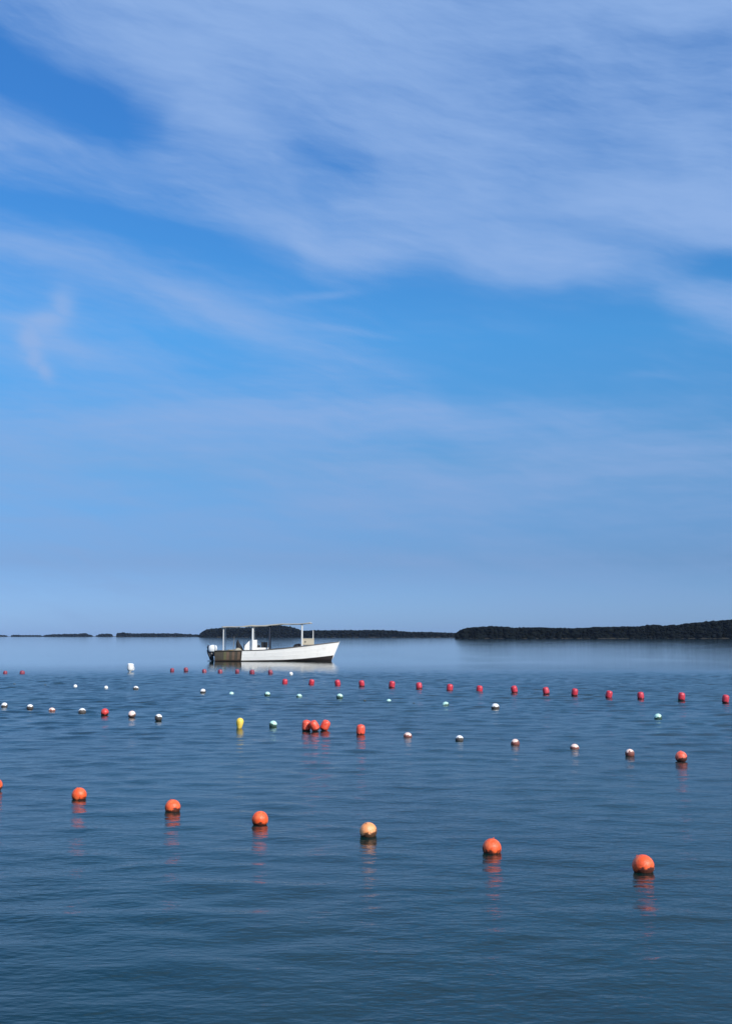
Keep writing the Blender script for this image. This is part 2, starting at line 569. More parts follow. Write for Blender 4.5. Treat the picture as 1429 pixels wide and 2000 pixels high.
M_CLOTH = material('dark_oilskin', (0.012, 0.013, 0.018), 0.8, 0.3, 10.0)
M_COWL = material('white_motor_cowl', (0.78, 0.80, 0.80), 0.25, 0.04, 5.0, coat=0.3)
M_GREYM = material('dark_motor_casting', (0.030, 0.034, 0.042), 0.4, 0.2, 8.0)
M_ROPE = material('grey_rope', (0.22, 0.20, 0.16), 0.9, 0.2, 40.0)
M_GLASS = material('windscreen_tint', (0.02, 0.03, 0.035), 0.1, 0.05, 4.0)
M_NET = material('pale_net_heap', (0.34, 0.31, 0.24), 0.95, 0.35, 14.0, bump=0.02, bump_scale=30.0)
M_YEL = material('yellow_basket_plastic', (0.42, 0.30, 0.04), 0.5, 0.15, 8.0)

BX, BS = water_point(421, 1291.0)
boat = empty('fishing_boat', BX, R(3.0))
tag(boat, 'long white open fishing boat with a flat canopy and outboard motor', 'boat')


def lerp(tab, x):
    return float(np.interp(x, [t[0] for t in tab], [t[1] for t in tab]))


B_SHEER = [(0, .96), (1.5, 1.04), (3.4, 1.07), (4.6, 1.02), (5.6, .86), (6.5, .62), (7.2, .36), (7.7, .15), (8.0, .025)]
Z_SHEER = [(0, .65), (1.8, .67), (3.3, .71), (4.6, .81), (5.9, .96), (7.2, 1.12), (8.0, 1.22)]
Z_PAINT = [(0, .05), (1.8, .05), (4.6, .085), (5.9, .15), (7.0, .25), (8.0, .36)]
Z_KEEL = [(0, -.28), (5.5, -.30), (7.0, -.26), (8.0, -.16)]


def hull_pt(u, row, side, aft=0.0):
    """u 0..8 along the sheer; row keel, chine, paint, mid, sheer"""
    bs, zs, zp, zk = lerp(B_SHEER, u) - aft, lerp(Z_SHEER, u), lerp(Z_PAINT, u), lerp(Z_KEEL, u)
    z = (zk, min(-.04 + .20 * (u / 8) ** 3, zp - .02), zp, zp + (zs - zp) * .5, zs)[row]
    fr = (0.0, .86 - .25 * (u / 8) ** 2, .90 - .22 * (u / 8) ** 2, .965 - .10 * (u / 8) ** 2, 1.0)[row]
    x = u * (7.50 + 0.415 * z) / 8.0
    return Vector((x, side * bs * fr, z))


def skin(rows, us, aft=0.0, sides=(-1, 1)):
    bm = bmesh.new()
    for sd in sides:
        grid = [[bm.verts.new(hull_pt(u, r, sd, aft)) for r in rows] for u in us]
        for p, q in zip(grid[:-1], grid[1:]):
            for a in range(len(rows) - 1):
                f = (p[a], q[a], q[a + 1], p[a + 1])
                bm.faces.new(f if sd < 0 else f[::-1])
    bmesh.ops.remove_doubles(bm, verts=bm.verts, dist=0.0005)
    return bm


U_ALL = [8 * i / 40 for i in range(41)]
U_SPLIT = 1.80
U_AFT = [0, .45, .9, 1.35, U_SPLIT]
U_FORE = [U_SPLIT] + [u for u in U_ALL if u > U_SPLIT + .05]
bm_obj('hull_bottom', skin((0, 1, 2), U_ALL), M_BOTTOM, boat, True)
bm_obj('topsides', skin((2, 3, 4), U_FORE), M_WHITE, boat, True)
for sd in (-1, 1):
    o = bm_obj('aft_topsides', skin((2, 3, 4), U_AFT, 0.035, (sd,)), M_BROWN, boat, True)
    tag(o, 'weathered brown stern section of the hull')
# plank seams: thin battens along the topsides, the sheer rubbing rail, the stern frame
for fz, rad, nm in ((0.36, .010, 'plank_batten'), (0.68, .010, 'plank_batten')):
    for sd in (-1, 1):
        bm = bmesh.new()
        path = []
        for u in U_FORE[:-1]:
            a, b = hull_pt(u, 2, sd), hull_pt(u, 3, sd)
            c = hull_pt(u, 4, sd)
            path.append(a.lerp(b, fz * 2) if fz < .5 else b.lerp(c, fz * 2 - 1))
        sweep(bm, path, rad, 5)
        bm_obj(nm, bm, M_WHITE, boat)
for sd in (-1, 1):
    bm = bmesh.new()
    sweep(bm, [hull_pt(u, 4, sd) + Vector((0, 0, .012)) for u in U_ALL], .030, 6)
    bm_obj('gunwale', bm, M_RAIL, boat, True)
bm = bmesh.new()
tr = [hull_pt(0, r, -1, .035) for r in range(0, 5)] + [hull_pt(0, r, 1, .035) for r in range(4, 0, -1)]
f = bm.faces.new([bm.verts.new(p) for p in tr])
e = bmesh.ops.extrude_face_region(bm, geom=[f])
bmesh.ops.translate(bm, vec=(0.06, 0, 0), verts=[v for v in e['geom'] if isinstance(v, bmesh.types.BMVert)])
bm_obj('transom', bm, M_BROWN, boat)
for sd in (-1, 1):
    bm = bmesh.new()
    for r in (2, 3):
        a, b = hull_pt(U_SPLIT, r, sd), hull_pt(U_SPLIT, r + 1, sd)
        tube(bm, a, b, .022, None, 6)
    bm_obj('hull_step', bm, M_RAIL, boat)
M_PLANK = [material('stern_plank_brown', (0.150, 0.098, 0.066), 0.7, 0.4, 4.0), material('stern_plank_olive', (0.125, 0.120, 0.060), 0.7, 0.4, 4.0), material('stern_plank_dark', (0.070, 0.060, 0.044), 0.7, 0.4, 4.0)]
for sd in (-1, 1):
    for i in range(9):
        u0, u1 = .06 + i * .185, .06 + i * .185 + .172
        bm = bmesh.new()
        vs = []
        for u in (u0, u1):
            a, b, c = (hull_pt(u, r, sd, .035) for r in (2, 3, 4))
            lo, hi = a.lerp(b, .12 + .1 * random.random()), b.lerp(c, .86)
            vs.append([lo + Vector((0, sd * .012, 0)), b + Vector((0, sd * .012, 0)), hi + Vector((0, sd * .012, 0))])
        q = [[bm.verts.new(p) for p in v] for v in vs]
        for r in range(2):
            bm.faces.new((q[0][r], q[1][r], q[1][r + 1], q[0][r + 1]))
        e = bmesh.ops.extrude_face_region(bm, geom=list(bm.faces))
        bmesh.ops.translate(bm, vec=(0, -sd * .03, 0), verts=[v for v in e['geom'] if isinstance(v, bmesh.types.BMVert)])
        bm_obj('stern_plank', bm, M_PLANK[random.choice((0, 0, 1, 1, 2))], boat)
# stem post, sole, foredeck
bm = bmesh.new()
sweep(bm, [hull_pt(7.96, 1, 1) * 1 + Vector((0.0, 0, -.05)), hull_pt(8, 2, 0), hull_pt(8, 3, 0), hull_pt(8, 4, 0) + Vector((.01, 0, .04))], .035, 6)
bm_obj('stem_post', bm, M_WHITE, boat)


def plate(u0, u1, inset, zfun, n=14, thick=.03, row=4):
    bm = bmesh.new()
    L, Rr = [], []
    for i in range(n + 1):
        u = u0 + (u1 - u0) * i / n
        p = hull_pt(u, 4, 1)
        w = max(hull_pt(u, row, 1).y - inset, .004)
        L.append(bm.verts.new((p.x, w, zfun(u)))); Rr.append(bm.verts.new((p.x, -w, zfun(u))))
    for i in range(n):
        bm.faces.new((Rr[i], Rr[i + 1], L[i + 1], L[i]))
    e = bmesh.ops.extrude_face_region(bm, geom=list(bm.faces))
    bmesh.ops.translate(bm, vec=(0, 0, -thick), verts=[v for v in e['geom'] if isinstance(v, bmesh.types.BMVert)])
    return bm


bm_obj('sole', plate(0.1, 5.9, .05, lambda u: .30, row=2), M_DECK, boat)
bm_obj('foredeck', plate(5.9, 7.9, .035, lambda u: lerp(Z_SHEER, u) - .03), M_DECK, boat)
bm = bmesh.new(); box(bm, (5.90, 0, .68), (.04, 1.10, .46)); bm_obj('bulkhead', bm, M_WHITE, boat)
for x in (1.15, 4.45):
    bm = bmesh.new(); box(bm, (x, 0, .56), (.28, 1.84, .05), bevel=.012); bm_obj('thwart', bm, M_DECK, boat)

# helm console with sloping after side, seat plinth, windscreen
def slab(name, pts, y0, y1, mat, parent):
    bm = bmesh.new()
    f = bm.faces.new([bm.verts.new((x, y0, z)) for x, z in pts])
    e = bmesh.ops.extrude_face_region(bm, geom=[f])
    bmesh.ops.translate(bm, vec=(0, y1 - y0, 0), verts=[v for v in e['geom'] if isinstance(v, bmesh.types.BMVert)])
    bmesh.ops.bevel(bm, geom=list(bm.edges), offset=.015, segments=2, affect='EDGES')
    return bm_obj(name, bm, mat, parent)


con = slab('console', [(1.86, .31), (2.68, .31), (2.68, 1.36), (2.26, 1.36), (1.90, .98)], -.72, .42, M_WHITE, boat)
bm = bmesh.new(); box(bm, (2.06, -.15, 1.22), (.02, .8, .20), rot=Matrix.Rotation(R(-42), 3, 'Y').to_euler()); bm_obj('instrument_panel', bm, M_GLASS, con)
bm = bmesh.new()
sweep(bm, [Vector((1.84, -.15 + .19 * math.cos(t), 1.02 + .19 * math.sin(t))) for t in np.linspace(0, 6.283, 20)[:-1]], .016, 6, True)
tube(bm, (1.84, -.15, .84), (1.84, -.15, 1.2), .010); tube(bm, (1.84, -.33, 1.02), (1.84, .03, 1.02), .010); tube(bm, (1.84, -.15, 1.02), (1.95, -.15, 1.05), .025)
bm_obj('steering_wheel', bm, M_BLACK, con)
slab('engine_box', [(2.68, .31), (3.42, .31), (3.42, .86), (2.68, .86)], -.66, .50, M_WHITE, boat)

# canopy: sagging sheet on a frame, carried by posts
CX0, CX1 = 0.42, 6.15
def canopy_z(x, y):
    t = (x - CX0) / (CX1 - CX0)
    sag = -.06 * abs(math.sin(math.pi * t * 3.0)) + .020 * math.sin(19 * t) * math.cos(7 * t + y)
    return 2.24 + .31 * t - .035 * t * t + sag * (1 - .5 * abs(y)) - .05 * y * y
bm = bmesh.new()
nu, nv = 48, 10
gt = [[bm.verts.new((CX0 + (CX1 - CX0) * i / nu, -1.0 + 2.0 * j / nv, canopy_z(CX0 + (CX1 - CX0) * i / nu, -1.0 + 2.0 * j / nv))) for j in range(nv + 1)] for i in range(nu + 1)]
for i in range(nu):
    for j in range(nv):
        bm.faces.new((gt[i][j], gt[i + 1][j], gt[i + 1][j + 1], gt[i][j + 1]))
e = bmesh.ops.extrude_face_region(bm, geom=list(bm.faces))
bmesh.ops.translate(bm, vec=(0, 0, -.022), verts=[v for v in e['geom'] if isinstance(v, bmesh.types.BMVert)])
can = bm_obj('canopy', bm, M_CANOPY, boat, True)
for sd in (-1, 1):                                   # hanging edge of the cloth
    bm = bmesh.new()
    a, b = [], []
    for i in range(61):
        x = CX0 + (CX1 - CX0) * i / 60
        z = canopy_z(x, sd)
        a.append(bm.verts.new((x, sd * 1.004, z - .004)))
        d = .035 + .012 * math.sin(i * .9) + .05 * max(0, math.sin(i * .105 - 1.0)) * (1 if i < 50 else .2)
        b.append(bm.verts.new((x, sd * (1.004 + .01 * math.sin(i)), z - d)))
    for i in range(60):
        bm.faces.new((a[i], a[i + 1], b[i + 1], b[i]))
    e = bmesh.ops.extrude_face_region(bm, geom=list(bm.faces))
    bmesh.ops.translate(bm, vec=(0, sd * .006, 0), verts=[v for v in e['geom'] if isinstance(v, bmesh.types.BMVert)])
    bm_obj('valance', bm, M_CANOPY, can, True)
for sd in (-.86, .86):
    bm = bmesh.new()
    sweep(bm, [Vector((x, sd, canopy_z(x, sd) - .045)) for x in np.linspace(CX0 + .05, CX1 + .10, 24)], .020, 6)
    bm_obj('roof_rail', bm, M_STEEL, boat)
for x in (.55, 2.42, 4.2, 5.75, 6.2):
    bm = bmesh.new()
    tube(bm, (x, -.9, canopy_z(min(x, CX1), .9) - .05), (x, .9, canopy_z(min(x, CX1), .9) - .05), .022, None, 6)
    bm_obj('roof_beam', bm, M_BLACK if x > 5.7 else M_STEEL, boat)
for x, r, mt in ((.55, .032, M_STEEL), (2.42, .062, M_STEEL), (3.50, .048, M_DARKP), (5.58, .055, M_STEEL)):
    for sd in (-.86, .86):
        bm = bmesh.new()
        yb = sd if x < 5 else sd * .86
        tube(bm, (x, yb, .34 if x < 5 else .86), (x, sd, canopy_z(x, sd) - .03), r, r * .95, 8)
        bm_obj('post', bm, mt, boat)
bm = bmesh.new(); tube(bm, (6.30, -.28, .95), (6.30, -.28, 1.98), .030, .022, 8); bm_obj('bow_post', bm, M_STEEL, boat)
# cable from the canopy to the stern
bm = bmesh.new(); box(bm, (5.96, -.05, 1.22), (.80, 1.0, .40), bevel=.05); bl = bm_obj('bow_locker', bm, M_TAN, boat)
bm = bmesh.new(); box(bm, (5.96, -.05, 1.435), (.84, 1.04, .035), bevel=.012); bm_obj('lid', bm, M_TAN, bl)
bm = bmesh.new(); box(bm, (5.80, -.565, 1.24), (.06, .03, .10), bevel=.008); bm_obj('latch', bm, M_BLACK, bl)

# outboard motor: midsection with cowl, lower leg, skeg plate, clamp
bm = bmesh.new()
sec = [(-.30, .62, .15, .13), (-.27, .40, .12, .10), (-.21, .15, .10, .075), (-.16, -.10, .085, .05), (-.14, -.42, .075, .04)]
rings = []
for (x, z, a, b) in sec:
    rings.append([bm.verts.new((x + a * math.cos(t), b * math.sin(t), z)) for t in np.linspace(0, 6.283, 13)[:-1]])
for p, q in zip(rings[:-1], rings[1:]):
    for k_ in range(12):
        bm.faces.new((p[k_], p[(k_ + 1) % 12], q[(k_ + 1) % 12], q[k_]))
bm.faces.new(rings[0]); bm.faces.new(rings[-1])
mot = bm_obj('outboard_motor', bm, M_GREYM, boat, True)
bm = bmesh.new()
rings = []
for (z, a, b, xo) in ((.58, .20, .17, -.22), (.66, .27, .21, -.20), (.80, .29, .22, -.19), (.92, .27, .21, -.18), (1.0, .21, .17, -.17), (1.04, .10, .09, -.17)):
    rings.append([bm.verts.new((xo + a * math.copysign(abs(math.cos(t)) ** .7, math.cos(t)), b * math.copysign(abs(math.sin(t)) ** .7, math.sin(t)), z)) for t in np.linspace(0, 6.283, 19)[:-1]])
for p, q in zip(rings[:-1], rings[1:]):
    for k_ in range(18):
        bm.faces.new((p[k_], p[(k_ + 1) % 18], q[(k_ + 1) % 18], q[k_]))
bm.faces.new(rings[0]); bm.faces.new(rings[-1])
bm_obj('cowl', bm, M_COWL, mot, True)
bm = bmesh.new()
sweep(bm, [Vector((-.44, 0, 1.00)), Vector((-.50, 0, .85)), Vector((-.50, 0, .68)), Vector((-.45, 0, .48)), Vector((-.36, 0, .28)), Vector((-.28, 0, .05))], .075, 8)
bm_obj('exhaust_housing', bm, M_GREYM, mot, True)
bm = bmesh.new(); box(bm, (-.30, 0, .03), (.42, .22, .025), bevel=.008); bm_obj('anti_ventilation_plate', bm, M_GREYM, mot)
bm = bmesh.new(); box(bm, (-.06, 0, .48), (.16, .26, .34), bevel=.02); bm_obj('clamp_bracket', bm, M_GREYM, mot)

# things aboard ------------------------------------------------------
BM = Matrix.Translation(BX) @ Matrix.Rotation(R(3.0), 4, 'Z')
def aboard(x, y, z):
    return BM @ Vector((x, y, z))


cr = empty('crate', aboard(3.16, -.25, .865), R(3))
tag(cr, 'black crate on the white box beside the boat console', 'crate')
bm = bmesh.new(); box(bm, (0, 0, .015), (.40, .46, .03)); bm_obj('base', bm, M_BLACK, cr)
for (c, sz) in (((0, -.22, .17), (.40, .02, .30)), ((0, .22, .17), (.40, .02, .30)), ((-.19, 0, .17), (.02, .42, .30)), ((.19, 0, .17), (.02, .42, .30))):
    bm = bmesh.new(); box(bm, c, sz, bevel=.006); bm_obj('side', bm, M_BLACK, cr)
bm = bmesh.new(); box(bm, (0, 0, .335), (.43, .49, .03), bevel=.01); bm_obj('rim', bm, M_BLACK, cr)

bk = empty('bucket', aboard(2.80, -.40, .865))
tag(bk, 'small black bucket between the crate and the boat console', 'bucket')
bm = bmesh.new(); lathe(bm, [(0, 0), (.075, 0), (.095, .15), (.10, .155), (.088, .15), (.07, .015), (0, .015)], 16); bm_obj('pail', bm, M_BLACK, bk, True)
bm = bmesh.new(); sweep(bm, [Vector((.098 * math.cos(t), 0, .15 + .09 * math.sin(t))) for t in np.linspace(0, math.pi, 10)], .005, 5); bm_obj('handle', bm, M_STEEL, bk)


def heap(name, pts, mat, parent=None, seed=0, amp=.12):
    """draped, lumpy bundle from a ring profile (radius x, radius y, z, dx)"""
    bm = bmesh.new()
    rings = []
    for i, (rx, ry, z, dx) in enumerate(pts):
        ring = []
        for k_ in range(18):
            t = 2 * math.pi * k_ / 18
            w = 1 + amp * math.sin(5 * t + seed) + amp * mnoise.noise(Vector((math.cos(t) * 2, math.sin(t) * 2, z * 4 + seed)))
            ring.append(bm.verts.new((dx + rx * w * math.cos(t), ry * w * math.sin(t), z)))
        rings.append(ring)
    for p, q in zip(rings[:-1], rings[1:]):
        for k_ in range(18):
            bm.faces.new((p[k_], p[(k_ + 1) % 18], q[(k_ + 1) % 18], q[k_]))
    bm.faces.new(rings[0]); bm.faces.new(rings[-1])
    return bm_obj(name, bm, mat, parent, True)


o = heap('oilskin_bundle', [(.26, .30, 0, .05), (.26, .28, .30, .04), (.20, .22, .55, .02), (.15, .16, .72, -.04), (.09, .09, .90, -.08), (.04, .04, 1.04, -.09)], M_CLOTH, None, 2)
o.location = aboard(1.50, -.05, .31)
tag(o, 'tall dark bundle of oilskins heaped aft of the boat console', 'bundle')
o = heap('net_heap', [(.36, .34, 0, 0), (.38, .36, .15, 0), (.30, .28, .36, .02), (.16, .15, .48, .05), (.05, .05, .54, .06)], M_NET, None, 5, .2)
o.location = aboard(1.42, -.58, .31)
tag(o, 'pale heap of net on the boat floor by the dark bundle', 'net')
yb = empty('basket', aboard(.98, -.62, .31))
tag(yb, 'yellow basket on the boat floor beside the pale net heap', 'basket')
bm = bmesh.new(); lathe(bm, [(0, 0), (.13, 0), (.17, .40), (.185, .405), (.185, .42), (.16, .42), (.12, .02), (0, .02)], 18); bm_obj('tub', bm, M_YEL, yb, True)
for sd in (-1, 1):
    bm = bmesh.new(); sweep(bm, [Vector((.16 * sd + sd * .05 * math.sin(t), .06 * math.cos(t), .40)) for t in np.linspace(0, math.pi, 8)], .010, 5); bm_obj('handle', bm, M_YEL, yb)
ro = empty('fishing_rod', aboard(1.12, -.35, .31))
tag(ro, 'thin grey rod standing upright aft of the dark bundle', 'rod')
bm = bmesh.new(); tube(bm, (0, 0, 0), (.10, 0, 1.30), .020, .010, 6); bm_obj('blank', bm, M_ROPE, ro)
bm = bmesh.new(); tube(bm, (0, 0, 0), (.027, 0, .35), .028, .026, 8); bm_obj('grip', bm, M_BLACK, ro)
o = heap('rope_coil', [(.26, .24, 0, 0), (.28, .26, .08, 0), (.22, .2, .20, .02), (.10, .09, .26, .05)], M_CLOTH, None, 9)
o.location = aboard(5.30, -.35, .86)
tag(o, 'dark coil of rope at the foot of the forward canopy post', 'rope')
bm = bmesh.new(); box(bm, (5.30, -.0, .58), (.70, .84, .54), bevel=.02); bm_obj('bow_seat', bm, M_DECK, boat)

# ================================================================== floats
def float_material(name, color, growth_shade, level, soft=0.10, fade=None, rough=0.38):
    """moulded plastic, sun-faded on top, weed, slime and painted underside shade below a ragged line"""
    m = bpy.data.materials.new(name)
    m.use_nodes = True
    k = G(m.node_tree)
    b = m.node_tree.nodes['Principled BSDF']
    tc = k.n('ShaderNodeTexCoord').outputs['Object']
    s = k.n('ShaderNodeSeparateXYZ'); k.link(tc, s.inputs[0])
    oi = k.n('ShaderNodeObjectInfo').outputs['Random']
    off = k.n('ShaderNodeVectorMath', operation='ADD')
    k.link(tc, off.inputs[0]); k.link(k.xyz(k.m('MULTIPLY', oi, 61.0), k.m('MULTIPLY', oi, 23.0), 0.0), off.inputs[1])
    n = k.noise(off.outputs[0], 1.6, 4, 0.6)
    n2 = k.noise(off.outputs[0], 6.0, 4, 0.65)
    f = k.m('MULTIPLY_ADD', k.m('SUBTRACT', n2, 0.5), 0.28, 1.0)
    c = k.mix(1.0, (*color, 1), k.xyz(f, f, f), 'MULTIPLY')
    if fade:
        c = k.mix(k.m('MULTIPLY', k.smooth(n, 0.42, 0.66), 0.75), c, (*fade, 1))
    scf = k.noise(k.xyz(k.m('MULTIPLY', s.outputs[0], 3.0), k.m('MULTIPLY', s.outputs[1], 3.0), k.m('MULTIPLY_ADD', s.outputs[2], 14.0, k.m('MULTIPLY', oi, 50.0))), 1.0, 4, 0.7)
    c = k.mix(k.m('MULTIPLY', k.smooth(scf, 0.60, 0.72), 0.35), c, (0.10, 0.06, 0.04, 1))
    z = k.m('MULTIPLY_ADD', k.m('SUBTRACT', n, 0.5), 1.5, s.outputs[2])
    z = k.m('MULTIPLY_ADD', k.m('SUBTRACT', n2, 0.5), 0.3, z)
    gr = k.smooth(z, level + soft, level - soft)  # dark lower part: weed growth, and ball shading put into the colour
    c = k.mix(k.m('MULTIPLY', gr, 0.94), c, (*growth_shade, 1))
    k.link(c, b.inputs['Base Color'])
    k.link(k.m('MULTIPLY_ADD', gr, 0.3, rough), b.inputs['Roughness'])
    bp = k.n('ShaderNodeBump'); bp.inputs['Distance'].default_value = 0.004
    k.link(n2, bp.inputs['Height']); k.link(bp.outputs[0], b.inputs['Normal'])
    return m


SLIME_SHADE = (0.020, 0.011, 0.008)  # slime tone that also paints the shaded undersides
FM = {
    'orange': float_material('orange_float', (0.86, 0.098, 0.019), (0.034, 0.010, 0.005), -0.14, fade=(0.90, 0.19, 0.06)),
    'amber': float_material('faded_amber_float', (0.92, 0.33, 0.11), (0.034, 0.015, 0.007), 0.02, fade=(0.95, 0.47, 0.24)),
    'coral': float_material('coral_float', (0.78, 0.10, 0.045), SLIME_SHADE, -0.15, fade=(0.85, 0.24, 0.16)),
    'red': float_material('red_float', (0.62, 0.045, 0.040), SLIME_SHADE, -0.30, fade=(0.7, 0.10, 0.08)),
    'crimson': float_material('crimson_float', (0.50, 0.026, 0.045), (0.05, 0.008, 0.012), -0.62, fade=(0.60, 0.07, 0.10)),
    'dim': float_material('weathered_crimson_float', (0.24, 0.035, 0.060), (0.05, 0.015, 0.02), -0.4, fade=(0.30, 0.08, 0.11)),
    'white': float_material('white_float', (0.82, 0.80, 0.77), SLIME_SHADE, 0.34),
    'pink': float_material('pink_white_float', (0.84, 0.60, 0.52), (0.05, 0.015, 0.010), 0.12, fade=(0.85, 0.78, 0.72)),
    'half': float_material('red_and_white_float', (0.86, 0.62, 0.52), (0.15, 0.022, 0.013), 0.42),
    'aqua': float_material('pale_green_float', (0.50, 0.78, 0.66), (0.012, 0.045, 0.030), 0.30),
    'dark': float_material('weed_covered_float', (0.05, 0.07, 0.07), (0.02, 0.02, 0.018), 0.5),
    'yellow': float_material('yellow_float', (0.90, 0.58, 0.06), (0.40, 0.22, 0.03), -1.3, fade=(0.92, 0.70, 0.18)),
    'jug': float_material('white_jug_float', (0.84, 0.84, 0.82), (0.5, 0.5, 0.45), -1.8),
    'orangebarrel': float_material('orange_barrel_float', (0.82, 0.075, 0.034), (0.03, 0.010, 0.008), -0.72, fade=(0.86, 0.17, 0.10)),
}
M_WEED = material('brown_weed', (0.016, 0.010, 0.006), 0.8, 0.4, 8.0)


def m_from(bm, name):
    me = bpy.data.meshes.new(name)
    bmesh.ops.recalc_face_normals(bm, faces=bm.faces)
    bm.to_mesh(me); bm.free()
    me.polygons.foreach_set('use_smooth', [True] * len(me.polygons))
    return me


# unit meshes (radius 1), shared by all copies of a kind; materials sit on the object slots
bm = bmesh.new(); bmesh.ops.create_uvsphere(bm, u_segments=40, v_segments=24, radius=1.0); SPH = m_from(bm, 'ball')
bm = bmesh.new(); lathe(bm, [(0, -1.3), (.45, -1.27), (.75, -1.13), (.92, -.9), (.985, -.6), (1, -.3), (1, .3), (.985, .6), (.92, .9), (.75, 1.13), (.45, 1.27), (0, 1.3)], 32); BAR = m_from(bm, 'barrel')
bm = bmesh.new(); lathe(bm, [(0, -2.2), (.40, -2.18), (.54, -2.0), (.60, -1.6), (.72, -1.1), (.90, -.5), (.98, -.1), (1, .25), (.95, .58), (.80, .86), (.55, 1.08), (.28, 1.2), (0, 1.24)], 32); PEAR = m_from(bm, 'pear')
bm = bmesh.new(); lathe(bm, [(0, -2.0), (.34, -2.0), (.36, -1.75), (.30, -1.7), (.40, -1.5), (.72, -1.2), (.92, -.85), (1, -.5), (1, .5), (.98, .75), (.88, .93), (.65, 1.0), (0, 1.0)], 28); JUG = m_from(bm, 'jug')
bm = bmesh.new(); sweep(bm, [Vector((.085 + .10 * math.cos(t), 0, .10 * math.sin(t))) for t in np.linspace(0, 6.283, 13)[:-1]], .035, 6, True); EYE = m_from(bm, 'eye')
bm = bmesh.new(); sweep(bm, [Vector((math.cos(t), 0, math.sin(t))) * 1.004 for t in np.linspace(0, 6.283, 49)[:-1]], .018, 6, True); SEAM = m_from(bm, 'seam')
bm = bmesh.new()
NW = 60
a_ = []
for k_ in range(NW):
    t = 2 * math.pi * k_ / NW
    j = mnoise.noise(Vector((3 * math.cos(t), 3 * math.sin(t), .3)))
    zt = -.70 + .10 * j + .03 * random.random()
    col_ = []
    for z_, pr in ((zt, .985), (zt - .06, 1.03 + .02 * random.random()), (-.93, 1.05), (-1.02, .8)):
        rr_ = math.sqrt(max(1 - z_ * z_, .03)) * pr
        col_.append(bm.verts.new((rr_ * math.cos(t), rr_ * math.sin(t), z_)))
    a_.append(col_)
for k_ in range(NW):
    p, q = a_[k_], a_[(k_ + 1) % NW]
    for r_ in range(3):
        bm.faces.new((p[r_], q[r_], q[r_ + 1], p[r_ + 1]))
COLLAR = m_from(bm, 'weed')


def shared(name, me, mat, parent=None):
    o = bpy.data.objects.new(name, me)
    if not me.materials:
        me.materials.append(None)
    COL.objects.link(o)
    o.material_slots[0].link = 'OBJECT'
    o.material_slots[0].material = mat
    if parent:
        o.parent = parent
    return o


def put_float(kind, px, cy, w, h, style, label, group, lean=(0, 0)):
    """photo position of the visible part (centre, width, height); floats stand where that ray meets the water"""
    sink = 0.86 if kind == 'ball' else 0.94
    p, s = water_point(px, cy - h / 2 + h * sink)
    r = w * s / 2
    hv = h * s * sink
    rz = random.uniform(0, 6.28)
    rx, ry = (random.uniform(-.22, .22), random.uniform(-.22, .22)) if kind == 'ball' else (lean[0], lean[1])
    name = {'ball': 'ball_float', 'barrel': 'barrel_float', 'pear': 'pear_float', 'jug': 'jug_float'}[kind]
    if kind == 'ball':
        zc = hv - r
        me = SPH
    elif kind == 'barrel':
        zc = hv - 1.3 * r * math.cos(max(abs(lean[0]), abs(lean[1]))) - .35 * r * math.sin(abs(lean[1]))
        me = BAR
    elif kind == 'pear':
        zc = hv - 1.24 * r
        me = PEAR
    else:
        zc = hv - r
        me = JUG
    loc = (p.x, p.y + r * .5, zc)
    mat = FM[style]
    if kind == 'barrel':
        rz = 0
    if w >= 13.5 and kind in ('ball', 'barrel'):
        o = empty(name, loc, rz, rx, ry)
        o.scale = (r, r, r)
        shared('shell', me, mat, o)
        e = shared('rope_eye', EYE, mat, o)
        ta = random.uniform(-.5, .5) if kind == 'ball' else 0.0
        rad = 1.0 if kind == 'ball' else 1.3
        e.location = (math.sin(ta) * rad, 0, math.cos(ta) * rad)
        e.rotation_euler = (0, ta - math.pi / 2, 0)
        e.scale = (.7, .7, .7)
        if kind == 'ball':
            sm = shared('moulding_seam', SEAM, mat, o)
            sm.rotation_euler = (random.uniform(-.3, .3), random.uniform(-.3, .3), random.uniform(0, 3))
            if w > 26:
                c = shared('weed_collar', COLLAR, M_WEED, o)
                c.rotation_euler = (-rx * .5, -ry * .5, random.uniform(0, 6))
    elif kind == 'jug':
        o = empty(name, loc, 0, .05, .10)
        o.scale = (r, r, r)
        shared('body', me, mat, o)
        bm = bmesh.new(); sweep(bm, [Vector((.60, 0, -1.15)), Vector((1.08, 0, -.95)), Vector((1.28, 0, -.55)), Vector((1.20, 0, -.1)), Vector((.97, 0, .1))], .13, 6)
        bm_obj('handle', bm, mat, o, True)
    else:
        o = shared(name, me, mat)
        o.location = loc
        o.scale = (r, r, r)
        o.rotation_euler = (rx, ry, rz)
    return tag(o, label, 'float', group)


ORD = ['first', 'second', 'third', 'fourth', 'fifth', 'sixth', 'seventh', 'eighth', 'ninth', 'tenth', 'eleventh', 'twelfth', 'thirteenth', 'fourteenth', 'fifteenth', 'sixteenth']

# nearest row, orange balls, left to right
GA = 'orange balls of the nearest row'
for px, cy, w, h, st, lb in [
        (-11.5, 1535, 28, 27, 'orange', 'orange ball float cut by the left edge of the picture'),
        (153, 1552.5, 29, 26, 'orange', 'orange ball float, leftmost whole ball of the nearest row'),
        (336, 1576.5, 30.5, 27, 'orange', 'orange ball float, second whole ball from the left in the nearest row'),
        (507, 1600.5, 32, 29, 'orange', 'orange ball float just left of the pale amber ball'),
        (719, 1623.5, 34, 31, 'amber', 'pale amber ball float in the middle of the nearest row'),
        (961, 1656, 37, 32, 'orange', 'orange ball float just right of the pale amber ball'),
        (1258, 1691, 42, 37, 'orange', 'largest and nearest orange ball float, at the right end')]:
    put_float('ball', px, cy, w, h, st, lb, GA)

